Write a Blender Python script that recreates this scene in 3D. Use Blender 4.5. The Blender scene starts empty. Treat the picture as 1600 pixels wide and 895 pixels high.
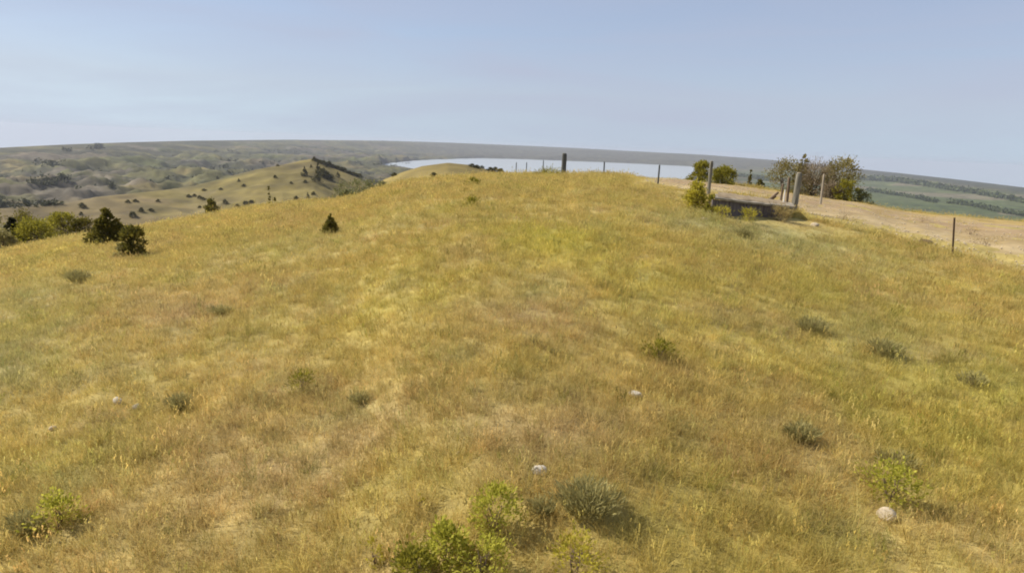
import bpy, math, random
import numpy as np
from mathutils import Vector, Matrix

S = bpy.context.scene
COL = S.collection
rnd = random.Random(7)
R_ = np.random.default_rng(11)

# ------------------------------------------------------------------ camera
FPX, W0, H0 = 1000.0, 1600.0, 895.0          # focal length in photo pixels
HC = 3.6                                     # camera above the ground under it
PITCH, ROLL = math.radians(12.4), math.radians(2.4)
cF = np.array([0, math.cos(PITCH), -math.sin(PITCH)])
cR0 = np.array([1.0, 0, 0]); cU0 = np.array([0, math.sin(PITCH), math.cos(PITCH)])
cR = cR0 * math.cos(ROLL) + cU0 * math.sin(ROLL)
cU = -cR0 * math.sin(ROLL) + cU0 * math.cos(ROLL)
cam_d = bpy.data.cameras.new('camera'); cam = bpy.data.objects.new('camera', cam_d); COL.objects.link(cam)
cam_d.sensor_width = 36; cam_d.lens = 36 * FPX / W0
cam_d.clip_start = 0.1; cam_d.clip_end = 60000
cam.matrix_world = Matrix(((cR[0], cU[0], -cF[0], 0), (cR[1], cU[1], -cF[1], 0), (cR[2], cU[2], -cF[2], HC), (0, 0, 0, 1)))
S.camera = cam

# ------------------------------------------------------------------ light
SUN_EL, SUN_AZ = math.radians(42), math.radians(-78)      # azimuth clockwise from +Y: light comes from the left
w = bpy.data.worlds.new('World'); S.world = w; w.use_nodes = True
nt = w.node_tree; nt.nodes.clear()
def N(nt, t, **k):
    n = nt.nodes.new(t)
    for a, b in k.items(): setattr(n, a, b)
    return n
sky = N(nt, 'ShaderNodeTexSky', sky_type='NISHITA', sun_disc=False)
sky.sun_elevation = SUN_EL; sky.sun_rotation = SUN_AZ
sky.air_density = 1.0; sky.dust_density = 0.8; sky.ozone_density = 2.5; sky.altitude = 500
tc = N(nt, 'ShaderNodeTexCoord')
sep = N(nt, 'ShaderNodeSeparateXYZ'); comb = N(nt, 'ShaderNodeCombineXYZ')
mx = N(nt, 'ShaderNodeMath', operation='MAXIMUM'); mx.inputs[1].default_value = 0.075   # the band at the horizon goes on below it
nt.links.new(tc.outputs['Generated'], sep.inputs[0])
nt.links.new(sep.outputs[0], comb.inputs[0]); nt.links.new(sep.outputs[1], comb.inputs[1])
nt.links.new(sep.outputs[2], mx.inputs[0]); nt.links.new(mx.outputs[0], comb.inputs[2])
nt.links.new(comb.outputs[0], sky.inputs[0])
# thin cirrus: stretched noise, a pale veil over the blue
mp = N(nt, 'ShaderNodeMapping'); mp.inputs['Scale'].default_value = (1.0, 1.0, 8.0); mp.inputs['Rotation'].default_value = (0.0, 0.12, 0.3)
nz = N(nt, 'ShaderNodeTexNoise'); nz.inputs['Scale'].default_value = 1.6; nz.inputs['Detail'].default_value = 5; nz.inputs['Distortion'].default_value = 0.6
mr = N(nt, 'ShaderNodeMapRange'); mr.inputs[1].default_value = 0.38; mr.inputs[2].default_value = 0.72; mr.inputs[3].default_value = 0.52; mr.inputs[4].default_value = 0.84
nt.links.new(tc.outputs['Generated'], mp.inputs[0]); nt.links.new(mp.outputs[0], nz.inputs[0]); nt.links.new(nz.outputs[0], mr.inputs[0])
mix = N(nt, 'ShaderNodeMix', data_type='RGBA'); 
nt.links.new(mr.outputs[0], mix.inputs['Factor']); nt.links.new(sky.outputs[0], mix.inputs['A']); mix.inputs['B'].default_value = (3.5, 3.75, 4.75, 1)
bg = N(nt, 'ShaderNodeBackground'); bg.inputs['Strength'].default_value = 0.098
out = N(nt, 'ShaderNodeOutputWorld')
nt.links.new(mix.outputs['Result'], bg.inputs[0]); nt.links.new(bg.outputs[0], out.inputs[0])

sun_d = bpy.data.lights.new('sun', 'SUN'); sun = bpy.data.objects.new('sun', sun_d); COL.objects.link(sun)
sun_d.energy = 4.8; sun_d.angle = math.radians(0.6); sun_d.color = (1.0, 0.93, 0.82)
sdir = Vector((math.sin(SUN_AZ) * math.cos(SUN_EL), math.cos(SUN_AZ) * math.cos(SUN_EL), math.sin(SUN_EL)))
sun.rotation_euler = sdir.to_track_quat('Z', 'Y').to_euler()
sun.location = (-30, 10, 60)

vs = S.view_settings
vs.view_transform = 'Standard'; vs.look = 'None'; vs.gamma = 1.0; vs.use_curve_mapping = False; vs.exposure = 0.5
S.render.engine = 'CYCLES'
S.cycles.max_bounces = 5; S.cycles.diffuse_bounces = 3; S.cycles.glossy_bounces = 2; S.cycles.transmission_bounces = 3
S.cycles.volume_bounces = 0; S.cycles.caustics_reflective = False; S.cycles.caustics_refractive = False
S.cycles.use_denoising = True
S.cycles.filter_width = 1.9 if hasattr(S.cycles, 'filter_width') else 1.5

# ------------------------------------------------------------------ maths helpers
def smooth(a, b, x):
    t = np.clip((x - a) / (b - a), 0, 1); return t * t * (3 - 2 * t)
_perm = np.random.default_rng(3).permutation(512).astype(np.int64)
_perm = np.concatenate([_perm, _perm, _perm])
_g = np.random.default_rng(5).uniform(0, 2 * np.pi, 512); _gx, _gy = np.cos(_g), np.sin(_g)
def perlin(x, y):
    xi = np.floor(x).astype(np.int64); yi = np.floor(y).astype(np.int64)
    xf = x - xi; yf = y - yi
    u = xf * xf * xf * (xf * (xf * 6 - 15) + 10); v = yf * yf * yf * (yf * (yf * 6 - 15) + 10)
    def g(i, j):
        h = _perm[_perm[(xi + i) & 511] + ((yi + j) & 511)] & 511
        return _gx[h] * (xf - i) + _gy[h] * (yf - j)
    a = g(0, 0) * (1 - u) + g(1, 0) * u; b = g(0, 1) * (1 - u) + g(1, 1) * u
    return (a * (1 - v) + b * v) * 1.5
def fbm(x, y, s, o=4, gain=.5, off=0.0):
    r = 0; a = 1.0; f = 1.0 / s
    for k in range(o):
        r = r + a * perlin(x * f + off + 17.3 * k, y * f - off * 1.7 + 9.1 * k); a *= gain; f *= 2.03
    return r
def ridged(x, y, s, o=4, gain=.5, off=0.0):
    r = 0; a = 1.0; f = 1.0 / s
    for k in range(o):
        r = r + a * (1 - np.abs(perlin(x * f + off + 31.7 * k, y * f + off * .7 + 11.9 * k)) * 1.6); a *= gain; f *= 2.07
    return r

def ray(px, py):
    """direction (azimuth, tangent of elevation) seen at a photo pixel"""
    px = np.asarray(px, float); py = np.asarray(py, float)
    v = cF + cR * ((px - W0 / 2) / FPX)[..., None] + cU * ((H0 / 2 - py) / FPX)[..., None]
    return np.arctan2(v[..., 0], v[..., 1]), v[..., 2] / np.hypot(v[..., 0], v[..., 1])
def curve(pts):
    a, t = ray([p[0] for p in pts], [p[1] for p in pts]); o = np.argsort(a); return a[o], t[o]
def az(px, py=300): return float(ray(px, py)[0])

# ------------------------------------------------------------------ land form
CREST = curve([(-400, 470), (-200, 432), (0, 396), (75, 380), (130, 370), (200, 362), (250, 352), (300, 343), (340, 337), (400, 326), (470, 319), (520, 317),
               (560, 309), (600, 296), (620, 289), (660, 284), (700, 281), (750, 276), (790, 275), (850, 276), (900, 276), (950, 277),
               (1000, 279), (1050, 281), (1080, 283), (1110, 286), (1150, 290), (1190, 296), (1250, 305), (1300, 313), (1340, 318), (1400, 330),
               (1450, 336), (1500, 341), (1550, 345), (1600, 349), (1800, 372), (2000, 400)])
_rx = [(-400, 40), (0, 44), (150, 44), (300, 46), (520, 44), (620, 40), (750, 36), (900, 36), (1050, 40), (1200, 44), (1400, 46), (1600, 46), (2000, 46)]
CREST_R = (np.array([az(x) for x, _ in _rx]), np.array([r for _, r in _rx], float))
HILL = curve([(-200, 330), (0, 326), (100, 318), (150, 308), (250, 298), (300, 291), (340, 281), (400, 265), (450, 256), (475, 250), (490, 248), (505, 252), (520, 259), (540, 267), (560, 276), (600, 300), (640, 330), (700, 380)])
HILL_R = (np.array([az(x) for x in (-200, 0, 150, 300, 450, 490, 560, 700)]), np.array([520, 520, 560, 610, 650, 660, 640, 600.]))
SPUR = curve([(480, 420), (540, 330), (570, 298), (600, 280), (630, 268), (660, 259), (700, 254), (730, 257), (760, 264), (790, 273), (830, 290), (900, 340)])
SKYL = curve([(-300, 262), (0, 231), (100, 226), (200, 222.5), (300, 220), (450, 218.5), (600, 220), (700, 223), (800, 227), (900, 231.5), (1000, 237), (1100, 242), (1200, 249.5), (1300, 260),
              (1400, 270), (1500, 281), (1600, 293), (1900, 330)])
_sk = [(-300, 2300), (0, 2600), (200, 3400), (450, 5500), (800, 8800), (1100, 8000), (1300, 6000), (1450, 4600), (1600, 3500), (1900, 2600)]
SKY_R = (np.array([az(x) for x, _ in _sk]), np.array([r for _, r in _sk], float))
LAKE_Z = -112.0
_lf = [(596, 257), (620, 254), (650, 251), (700, 249), (750, 247.5), (800, 248.5), (900, 252), (1000, 256), (1070, 259.5), (1110, 262)]
_la, _lt = curve(_lf); LAKE_FAR = (_la, (LAKE_Z - HC) / _lt)
_ln = [(596, 257.5), (620, 259), (650, 264), (700, 272), (750, 275), (900, 285), (1040, 290), (1085, 275), (1110, 263)]
_na, _ntn = curve(_ln); LAKE_NEAR = (_na, (LAKE_Z - HC) / _ntn)

def far_z(th, r):
    x, y = r * np.sin(th), r * np.cos(th)
    ts = np.interp(th, *SKYL); rs = np.interp(th, *SKY_R)
    rug = 1 - smooth(az(560), az(900), th) * .75                   # rugged draws to the west, smoother plain to the east
    flat = smooth(az(1080), az(1180), th)
    rug = rug * (1 - .86 * flat)
    hills = (ridged(x, y, 520, 6, .56, 4.0) - 1.15) * 27 + fbm(x, y, 1500, 3, .5, 8.) * 18 + (ridged(x, y, 170, 5, .6, 14.) - 1.25) * 13 * smooth(500, 900, r)
    z = -101 + hills * rug + fbm(x, y, 900, 2, .5, 2.0) * 3 * flat - 3 * flat
    # plateau that carries the skyline
    zs = HC + rs * ts
    edge = r / rs + .05 * fbm(x, y, 700, 4, .55, 21.) * (1 - flat)
    k = smooth(.62, 1.0, edge) * (1 - .0 * flat)
    z = z * (1 - k) + zs * k
    z = np.minimum(z, HC + r * (ts - .0002) - (1 - k) * 2)
    z = np.where(r > rs, HC + r * ts - .003 * (r - rs), z)
    # lake basin
    inl = (th > az(594)) & (th < az(1112))
    nr_, fr_ = np.interp(th, *LAKE_NEAR), np.interp(th, *LAKE_FAR)
    sd = np.minimum(r - nr_, fr_ - r)
    wl = np.where(inl, smooth(-60, 15, sd), 0)
    z = np.where(r < rs, np.maximum(z, np.minimum(LAKE_Z + 3, HC + r * (ts - .0002))), z)
    z = np.where(inl & (r < nr_), np.minimum(z, HC + r * (LAKE_Z - HC) / nr_ - 1.0), z)   # open water seen over the near bank
    z = z * (1 - wl) + (LAKE_Z - 8) * wl
    # the tree-dotted hill and the tan spur
    th_, rh = np.interp(th, *HILL), np.interp(th, *HILL_R)
    zh = HC + rh * th_
    d = r - rh
    nn = (fbm(x, y, 90, 3, .5, 3.) * 2.2 - np.abs(fbm(x, y, 60, 3, .5, 31.)) * 3.0) * smooth(0, 60, np.abs(d))
    hill = zh - np.sqrt((np.where(d < 0, .14, .30) * d) ** 2 + 2.0) + 1.41 + nn
    tsp = np.interp(th, *SPUR); rsp = 230.0
    d2 = r - rsp
    spur = HC + rsp * tsp - np.sqrt((np.where(d2 < 0, .10, .22) * d2) ** 2 + 1.0) + 1.0
    hill = np.where(th > az(1000), -400, hill); spur = np.where((th > az(950)) | (th < az(440)), -400, spur)
    def smax(a, b, k):
        h = np.maximum(k - np.abs(a - b), 0) / k
        return np.maximum(a, b) + h * h * k * .25
    return smax(smax(z, hill, 7.0), spur, 3.0)

def near_z(th, r):
    x, y = r * np.sin(th), r * np.cos(th)
    R = np.interp(th, *CREST_R); hR = R * np.interp(th, *CREST)
    back = smooth(math.radians(55), math.radians(90), np.abs(th))
    R = R * (1 - back) + 70 * back; hR = hR * (1 - back) + (-6.0) * back
    a = hR + 2 * HC
    t = r / R
    tl = (a / R + .40) * R / (2 * HC)                              # slope limit beyond the brow
    q = lambda t: -HC + a * t - HC * t * t
    z = np.where(t < tl, q(np.minimum(t, tl)), q(tl) - .40 * (t - tl) * R)
    bump = (fbm(x, y, 9, 3, .5, 1.) * .10 + fbm(x, y, 1.4, 3, .5, 6.) * .035) * smooth(2, 6, r)
    return HC + z + bump

def surf(th, r):
    a = near_z(th, r)
    b = far_z(th, np.maximum(r, 60.0))
    k = 5.0
    h = np.maximum(k - np.abs(a - b), 0) / k
    return np.maximum(a, b) + h * h * k * .25
def ground(x, y):
    x = np.asarray(x, float); y = np.asarray(y, float)
    return surf(np.arctan2(x, y), np.hypot(x, y))
_rs = np.exp(np.linspace(math.log(2.5), math.log(9500), 2600))
def pick(px, py, rmin=0):
    """first ground point met by the sight line through a photo pixel"""
    th, t = ray(px, py); th = float(th); t = float(t)
    z = surf(np.full(_rs.shape, th), _rs)
    hit = np.nonzero((z >= HC + _rs * t) & (_rs > rmin))[0]
    i = hit[0] if len(hit) else len(_rs) - 1
    if len(hit) == 0:                                              # grazes the brow: take its highest point
        i = int(np.argmax((z - HC) / _rs - np.where(_rs > 90, 9, 0)))
    r = _rs[i]
    return Vector((r * math.sin(th), r * math.cos(th), float(z[i])))
def at_range(px, r, py=300):
    th = az(px, py); return Vector((r * math.sin(th), r * math.cos(th), float(surf(np.array([th]), np.array([float(r)]))[0])))
def height_px(p, px, py_top):
    """height of a thing that stands at p and reaches photo row py_top"""
    _, t = ray(px, py_top); return float(HC + math.hypot(p.x, p.y) * t - p.z)
def m_per_px(p): return float(np.dot(np.array([p.x, p.y, p.z - HC]), cF)) / FPX

# ------------------------------------------------------------------ object helpers
def tag(o, label=None, cat=None, group=None, kind=None):
    if label: o['label'] = label
    if cat: o['category'] = cat
    if group: o['group'] = group
    if kind: o['kind'] = kind
    return o
def link(name, me, mat=None, parent=None, loc=None):
    if mat is not None and not me.materials: me.materials.append(mat)
    o = bpy.data.objects.new(name, me); COL.objects.link(o)
    if parent is not None: o.parent = parent
    if loc is not None: o.location = loc
    return o
def empty(name, loc, rz=0.0):
    o = bpy.data.objects.new(name, None); COL.objects.link(o); o.location = loc; o.rotation_euler = (0, 0, rz); o.empty_display_size = .2
    return o
def mesh_np(name, v, f, smooth_=False, col=None, colname='col'):
    me = bpy.data.meshes.new(name); v = np.asarray(v, np.float32); f = np.asarray(f, np.int32)
    n = f.shape[1]
    me.vertices.add(len(v)); me.vertices.foreach_set('co', v.ravel())
    me.loops.add(f.size); me.loops.foreach_set('vertex_index', f.ravel())
    me.polygons.add(len(f)); me.polygons.foreach_set('loop_start', np.arange(0, f.size, n, dtype=np.int32))
    if smooth_: me.polygons.foreach_set('use_smooth', np.ones(len(f), bool))
    if col is not None:
        a = me.color_attributes.new(colname, 'FLOAT_COLOR', 'POINT')
        c = np.ones((len(v), 4), np.float32); c[:, :3] = col; a.data.foreach_set('color', c.ravel())
    me.update(calc_edges=True); me.validate()
    return me
class MB:
    def __init__(s): s.v = []; s.f = []
    def tube(s, pts, rad, n=7, cap=True, jit=0.0, seed=0):
        rg = random.Random(seed); b = len(s.v); P = [Vector(p) for p in pts]
        for i, p in enumerate(P):
            d = (P[min(i + 1, len(P) - 1)] - P[max(i - 1, 0)]).normalized()
            u = d.orthogonal().normalized() if abs(d.z) < .9 else (Vector((1, 0, 0)) - d * d.x).normalized(); v = d.cross(u)
            for k in range(n):
                a = 2 * math.pi * k / n; rr = rad[i] * (1 + jit * rg.uniform(-1, 1)); s.v.append(p + u * math.cos(a) * rr + v * math.sin(a) * rr)
        for i in range(len(P) - 1):
            for k in range(n):
                a = b + i * n + k; c = b + i * n + (k + 1) % n; s.f.append((a, c, c + n, a + n))
        if cap:
            s.f.append(tuple(b + (len(P) - 1) * n + k for k in range(n))); s.f.append(tuple(b + n - 1 - k for k in range(n)))
        return s
    def box(s, x0, x1, y0, y1, z0, z1, jit=0, seed=0):
        rg = random.Random(seed); b = len(s.v)
        for z in (z0, z1):
            for x, y in ((x0, y0), (x1, y0), (x1, y1), (x0, y1)):
                s.v.append(Vector((x + rg.uniform(-jit, jit), y + rg.uniform(-jit, jit), z + rg.uniform(-jit, jit))))
        for q in ((0, 3, 2, 1), (4, 5, 6, 7), (0, 1, 5, 4), (1, 2, 6, 5), (2, 3, 7, 6), (3, 0, 4, 7)): s.f.append(tuple(b + i for i in q))
        return s
    def mesh(s, name, smooth_=False):
        me = bpy.data.meshes.new(name); me.from_pydata(s.v, [], s.f)
        if smooth_:
            for p in me.polygons: p.use_smooth = True
        me.update(); return me

# ------------------------------------------------------------------ materials
def new_mat(name):
    m = bpy.data.materials.new(name); m.use_nodes = True; nt = m.node_tree; nt.nodes.clear()
    o = N(nt, 'ShaderNodeOutputMaterial'); b = N(nt, 'ShaderNodeBsdfPrincipled'); nt.links.new(b.outputs[0], o.inputs[0])
    b.inputs['Specular IOR Level'].default_value = .2; b.inputs['Roughness'].default_value = .9
    return m, nt, b, o
def ramp(nt, src, stops):
    r = N(nt, 'ShaderNodeValToRGB'); e = r.color_ramp.elements
    while len(e) < len(stops): e.new(.5)
    for k, (p, c) in enumerate(stops): e[k].position = p; e[k].color = (*c, 1)
    nt.links.new(src, r.inputs[0]); return r.outputs[0]
def noise(nt, scale, detail=4, coord='Object', rough=.55, vec=None):
    t = N(nt, 'ShaderNodeTexCoord'); n = N(nt, 'ShaderNodeTexNoise'); n.inputs['Scale'].default_value = scale; n.inputs['Detail'].default_value = detail; n.inputs['Roughness'].default_value = rough
    nt.links.new(vec or t.outputs[coord], n.inputs['Vector']); return n.outputs[0]
def mult(nt, a, b, fac=1.0):
    m = N(nt, 'ShaderNodeMix', data_type='RGBA', blend_type='MULTIPLY'); m.inputs['Factor'].default_value = fac
    nt.links.new(a, m.inputs['A']); nt.links.new(b, m.inputs['B']); return m.outputs['Result']
def bump(nt, b, src, strength=.4, dist=.05):
    n = N(nt, 'ShaderNodeBump'); n.inputs['Strength'].default_value = strength; n.inputs['Distance'].default_value = dist
    nt.links.new(src, n.inputs['Height']); nt.links.new(n.outputs[0], b.inputs['Normal'])
def mat_land(name, scales, amp=(.72, 1.25), bd=.03):
    m, nt, b, o = new_mat(name)
    a = N(nt, 'ShaderNodeAttribute', attribute_name='col'); c = a.outputs['Color']
    for s in scales:
        n = noise(nt, s, 5); c = mult(nt, c, ramp(nt, n, [(.3, (amp[0],) * 3), (.7, (amp[1],) * 3)]))
    nt.links.new(c, b.inputs['Base Color']); bump(nt, b, noise(nt, scales[0], 6), .5, bd)
    return m
def mat_noise(name, stops, scale, rough=.9, bd=.01, stretch=None, detail=5):
    m, nt, b, o = new_mat(name); vec = None
    if stretch:
        t = N(nt, 'ShaderNodeTexCoord'); p = N(nt, 'ShaderNodeMapping'); p.inputs['Scale'].default_value = stretch
        nt.links.new(t.outputs['Object'], p.inputs[0]); vec = p.outputs[0]
    n = noise(nt, scale, detail, vec=vec); nt.links.new(ramp(nt, n, stops), b.inputs['Base Color'])
    b.inputs['Roughness'].default_value = rough
    if bd: bump(nt, b, n, .6, bd)
    return m
def mat_leaf(name, dark, light, scale=1.5, trans=.35):
    """leaf: colour differs leaf by leaf and clump by clump, lets some light through"""
    m, nt, b, o = new_mat(name)
    g = N(nt, 'ShaderNodeNewGeometry'); n = noise(nt, scale, 3)
    a = N(nt, 'ShaderNodeMath', operation='MULTIPLY_ADD'); a.inputs[1].default_value = .5; nt.links.new(g.outputs['Random Per Island'], a.inputs[0])
    s = N(nt, 'ShaderNodeMath', operation='MULTIPLY'); s.inputs[1].default_value = .6; nt.links.new(n, s.inputs[0]); nt.links.new(s.outputs[0], a.inputs[2])
    c = ramp(nt, a.outputs[0], [(.2, dark), (.85, light)])
    nt.links.new(c, b.inputs['Base Color']); b.inputs['Roughness'].default_value = .65
    t = N(nt, 'ShaderNodeBsdfTranslucent'); nt.links.new(c, t.inputs[0])
    x = N(nt, 'ShaderNodeMixShader'); x.inputs[0].default_value = trans
    nt.links.new(b.outputs[0], x.inputs[1]); nt.links.new(t.outputs[0], x.inputs[2]); nt.links.new(x.outputs[0], o.inputs[0])
    return m
M = {}
M['hill'] = mat_land('hill_soil', (6.0, 1.1), (.75, 1.2), .04)
M['valley'] = mat_land('valley_land', (.05, .014), (.70, 1.28), 3.0)
M['road'] = mat_land('road_dirt', (3.0, .7), (.82, 1.14), .03)
M['old_wood'] = mat_noise('grey_wood', [(.3, (.10, .095, .075)), (.55, (.22, .20, .155)), (.75, (.33, .30, .24))], 9, .9, .012, (1, 1, .12))
M['dark_wood'] = mat_noise('dark_wood', [(.3, (.045, .045, .04)), (.7, (.12, .12, .105))], 9, .9, .012, (1, 1, .12))
M['pale_wood'] = mat_noise('pale_wood', [(.3, (.22, .19, .14)), (.7, (.42, .36, .27))], 9, .9, .012, (1, 1, .12))
M['brown_wood'] = mat_noise('brown_wood', [(.3, (.10, .07, .045)), (.7, (.25, .18, .12))], 9, .9, .012, (1, 1, .12))
M['steel'] = mat_noise('weathered_steel', [(.3, (.06, .065, .055)), (.7, (.14, .14, .12))], 14, .6, .003)
M['rust'] = mat_noise('rusty_steel', [(.3, (.06, .04, .025)), (.7, (.15, .10, .06))], 14, .8, .004)
M['white'] = mat_noise('white_paint', [(.3, (.62, .58, .5)), (.7, (.8, .77, .7))], 8, .6, .002)
M['concrete'] = mat_noise('pale_concrete', [(.25, (.20, .17, .12)), (.6, (.34, .295, .22)), (.8, (.42, .375, .29))], 3.2, .9, .015)
M['board'] = mat_noise('stained_board', [(.25, (.06, .05, .045)), (.55, (.15, .125, .115)), (.8, (.26, .22, .21))], 5, .9, .012, (1, 1, .22))
M['stone_white'] = mat_noise('white_stone', [(.3, (.40, .36, .28)), (.7, (.66, .61, .51))], 9, .95, .02)
M['stone_pink'] = mat_noise('pinkish_stone', [(.3, (.34, .275, .18)), (.7, (.52, .44, .32))], 14, .9, .01)
M['bark'] = mat_noise('bark', [(.3, (.05, .038, .025)), (.7, (.15, .115, .08))], 12, .95, .02, (1, 1, .2))
M['juniper'] = mat_leaf('juniper_leaf', (.042, .042, .008), (.24, .205, .035), 1.5, .42)
M['juniper_far'] = mat_leaf('juniper_leaf_far', (.035, .037, .009), (.15, .13, .03), .8, .2)
M['juniper_dark'] = mat_leaf('juniper_leaf_dark', (.014, .014, .005), (.05, .05, .014))
M['olive'] = mat_leaf('olive_leaf', (.11, .097, .028), (.36, .30, .10), 2)
M['green'] = mat_leaf('green_leaf', (.10, .10, .012), (.40, .355, .045), 2.5, .42)
M['bright'] = mat_leaf('bright_leaf', (.25, .25, .03), (.60, .56, .085), 5, .55)
M['yellow'] = mat_leaf('yellow_leaf', (.22, .19, .016), (.62, .53, .07), 3, .5)
M['sage'] = mat_leaf('sage_leaf', (.19, .17, .06), (.44, .385, .15), 5)
M['willow'] = mat_leaf('willow_leaf', (.11, .12, .045), (.27, .265, .11), .8)
M['dry'] = mat_leaf('dry_twig', (.13, .10, .06), (.34, .27, .17), 2, .1)
M['dry_pale'] = mat_leaf('pale_dry_twig', (.2, .15, .08), (.42, .32, .17), 2, .2)
M['straw_leaf'] = mat_leaf('straw_leaf', (.20, .15, .05), (.48, .37, .15), 4)
M['wood_far'] = mat_leaf('far_wood_leaf', (.035, .036, .010), (.10, .10, .028), .05, .1)
M['belt'] = mat_leaf('belt_leaf', (.05, .062, .026), (.11, .135, .05), .05, .1)

# ------------------------------------------------------------------ colours of the land (plain base colours)
STRAW = np.array([.50, .392, .122]); YELL = np.array([.48, .41, .09]); PINK = np.array([.50, .375, .18]); SAGE = np.array([.39, .36, .15]); ORNG = np.array([.50, .375, .13]); OLIV = np.array([.425, .355, .105])
_patch = [(YELL, .9, 1500, 620, 260, 150), (YELL, .9, 860, 375, 150, 45), (YELL, .6, 1060, 480, 170, 60), (YELL, .5, 620, 450, 180, 60), (YELL, .6, 1320, 470, 200, 50), (YELL, .5, 1250, 590, 200, 60),
          (PINK, .8, 420, 740, 320, 110), (PINK, .7, 830, 490, 100, 40), (PINK, .6, 880, 680, 260, 80), (PINK, .6, 300, 480, 160, 40), (ORNG, .8, 1180, 730, 120, 90), (ORNG, .55, 1040, 600, 150, 50), (ORNG, .5, 330, 600, 200, 60),
          (ORNG, .6, 560, 320, 160, 30), (SAGE, .9, 1220, 375, 170, 25), (SAGE, .8, 1110, 350, 80, 12), (SAGE, .7, 20, 560, 80, 60), (SAGE, .6, 1380, 530, 130, 50), (SAGE, .5, 50, 470, 120, 40), (SAGE, .4, 500, 380, 200, 25), (OLIV, .6, 60, 760, 200, 90), (OLIV, .4, 560, 810, 160, 60)]
PATCH = []
for c, k, px, py, wx, wy in _patch:
    p = pick(px, py); q = pick(px, py + wy * .6); s = pick(px + wx * .6, py)
    PATCH.append((c, k, math.atan2(p.x, p.y), math.log(math.hypot(p.x, p.y)), abs(math.atan2(s.x, s.y) - math.atan2(p.x, p.y)) + .02, abs(math.log(math.hypot(q.x, q.y)) - math.log(math.hypot(p.x, p.y))) + .03))
def tint(x, y):
    th, lr = np.arctan2(x, y), np.log(np.maximum(np.hypot(x, y), .5))
    c = np.tile(STRAW, (len(x), 1)).astype(float)
    wob = fbm(x, y, 2.2, 4, .55, 40.) * .45
    for col, k, t0, l0, st, sl in PATCH:
        d = ((th - t0) / st) ** 2 + ((lr - l0) / sl) ** 2
        wgt = np.clip(k * np.exp(-d * .7) * (1 + 1.2 * wob), 0, 1)[:, None]
        c = c * (1 - wgt) + col * wgt
    for col, off, s, th0, amp in ((OLIV, 3., 3.0, .18, .65), (PINK, 7., 2.2, .2, .55), (YELL, 13., 3.6, .2, .55), (SAGE, 19., 1.3, .34, .6), (ORNG, 25., 1.1, .4, .4)):
        wgt = (.6 * amp * smooth(th0, th0 + .5, fbm(x, y, s, 4, .55, off)))[:, None]
        c = c * (1 - wgt) + col * wgt
    return c * (1 + .12 * fbm(x, y, .45, 3, .6, 55.) + .06 * fbm(x, y, 6., 2, .5, 65.))[:, None]

def land_colour(th, r, z, x, y):
    n1 = fbm(x, y, 260, 4, .55, 2.); n2 = fbm(x, y, 70, 4, .6, 9.); n3 = ridged(x, y, 520, 5, .52, 4.0)
    olive = np.array([.17, .158, .05]); tan = np.array([.26, .20, .075]); shale = np.array([.185, .15, .115]); dgreen = np.array([.07, .07, .025]); green = np.array([.13, .145, .045])
    c = np.tile(olive, (len(x), 1)).astype(float)
    def put(col, wgt):
        nonlocal c
        wgt = np.clip(wgt, 0, 1)[:, None]; c = c * (1 - wgt) + col * wgt
    put(tan, smooth(.1, .6, n1 + .5 * n2) * .8)
    put(green, smooth(.05, .55, fbm(x, y, 400, 3, .5, 33.)) * .7)
    put(shale, smooth(.12, .5, fbm(x, y, 330, 4, .6, 45.)) * .75 * smooth(650, 900, r))
    put(dgreen, smooth(1.45, .95, n3 + .3 * n2) * .85 * smooth(750, 1000, r))
    put(dgreen * 1.15, smooth(1.5, 1.0, ridged(x, y, 170, 5, .6, 14.) + .25 * fbm(x, y, 40, 3, .6, 19.)) * .8 * smooth(600, 900, r) * smooth(-.3, .25, fbm(x, y, 700, 3, .5, 91.)))
    hr = np.interp(th, *HILL_R)
    onh = (1 - smooth(0, 40, r - hr)) * (th < az(610))
    put(np.array([.30, .235, .065]), onh * .85 * (1 - smooth(.1, .5, n2))); put(np.array([.27, .195, .09]), onh * smooth(.1, .5, fbm(x, y, 120, 3, .5, 77.)) * .7)
    put(np.array([.38, .29, .085]), (1 - smooth(235, 300, r)) * smooth(az(520), az(600), th))
    put(np.array([.30, .24, .10]), (1 - smooth(120, 300, r)) * (th < az(560)) * .7)
    # farmed plain to the east: strips of crop and stubble
    fl = smooth(az(1120), az(1200), th)
    u = x * .8 - y * .6; v = x * .6 + y * .8
    cell = np.floor(u / 420) * 7.13 + np.floor((v + 90 * fbm(x, y, 900, 2)) / 260) * 3.71
    hsh = np.modf(np.abs(np.sin(cell * 12.9898) * 43758.5453))[0]
    f = np.array([.11, .145, .045])[None] * (1 - hsh[:, None]) + np.array([.17, .19, .07])[None] * hsh[:, None]
    f = np.where((hsh > .84)[:, None], np.array([.27, .24, .14]), f)
    wgt = (fl * smooth(300, 500, r) * (1 - smooth(.75, .9, r / np.interp(th, *SKY_R))))[:, None]
    c = c * (1 - wgt) + f * wgt
    wgt = (fl * smooth(.78, .92, r / np.interp(th, *SKY_R)))[:, None]
    c = c * (1 - wgt) + np.array([.10, .11, .075]) * wgt
    beyond = (smooth(4600, 5600, r) * smooth(az(600), az(700), th))[:, None]; c = c * (1 - beyond) + np.array([.12, .115, .07]) * beyond
    return c * (1 + .25 * n2)[:, None] * np.where(r < 300, .75, .56)[:, None] * .95 * (1 + .3 * fbm(x, y, 28, 3, .6, 70.))[:, None]

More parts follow.
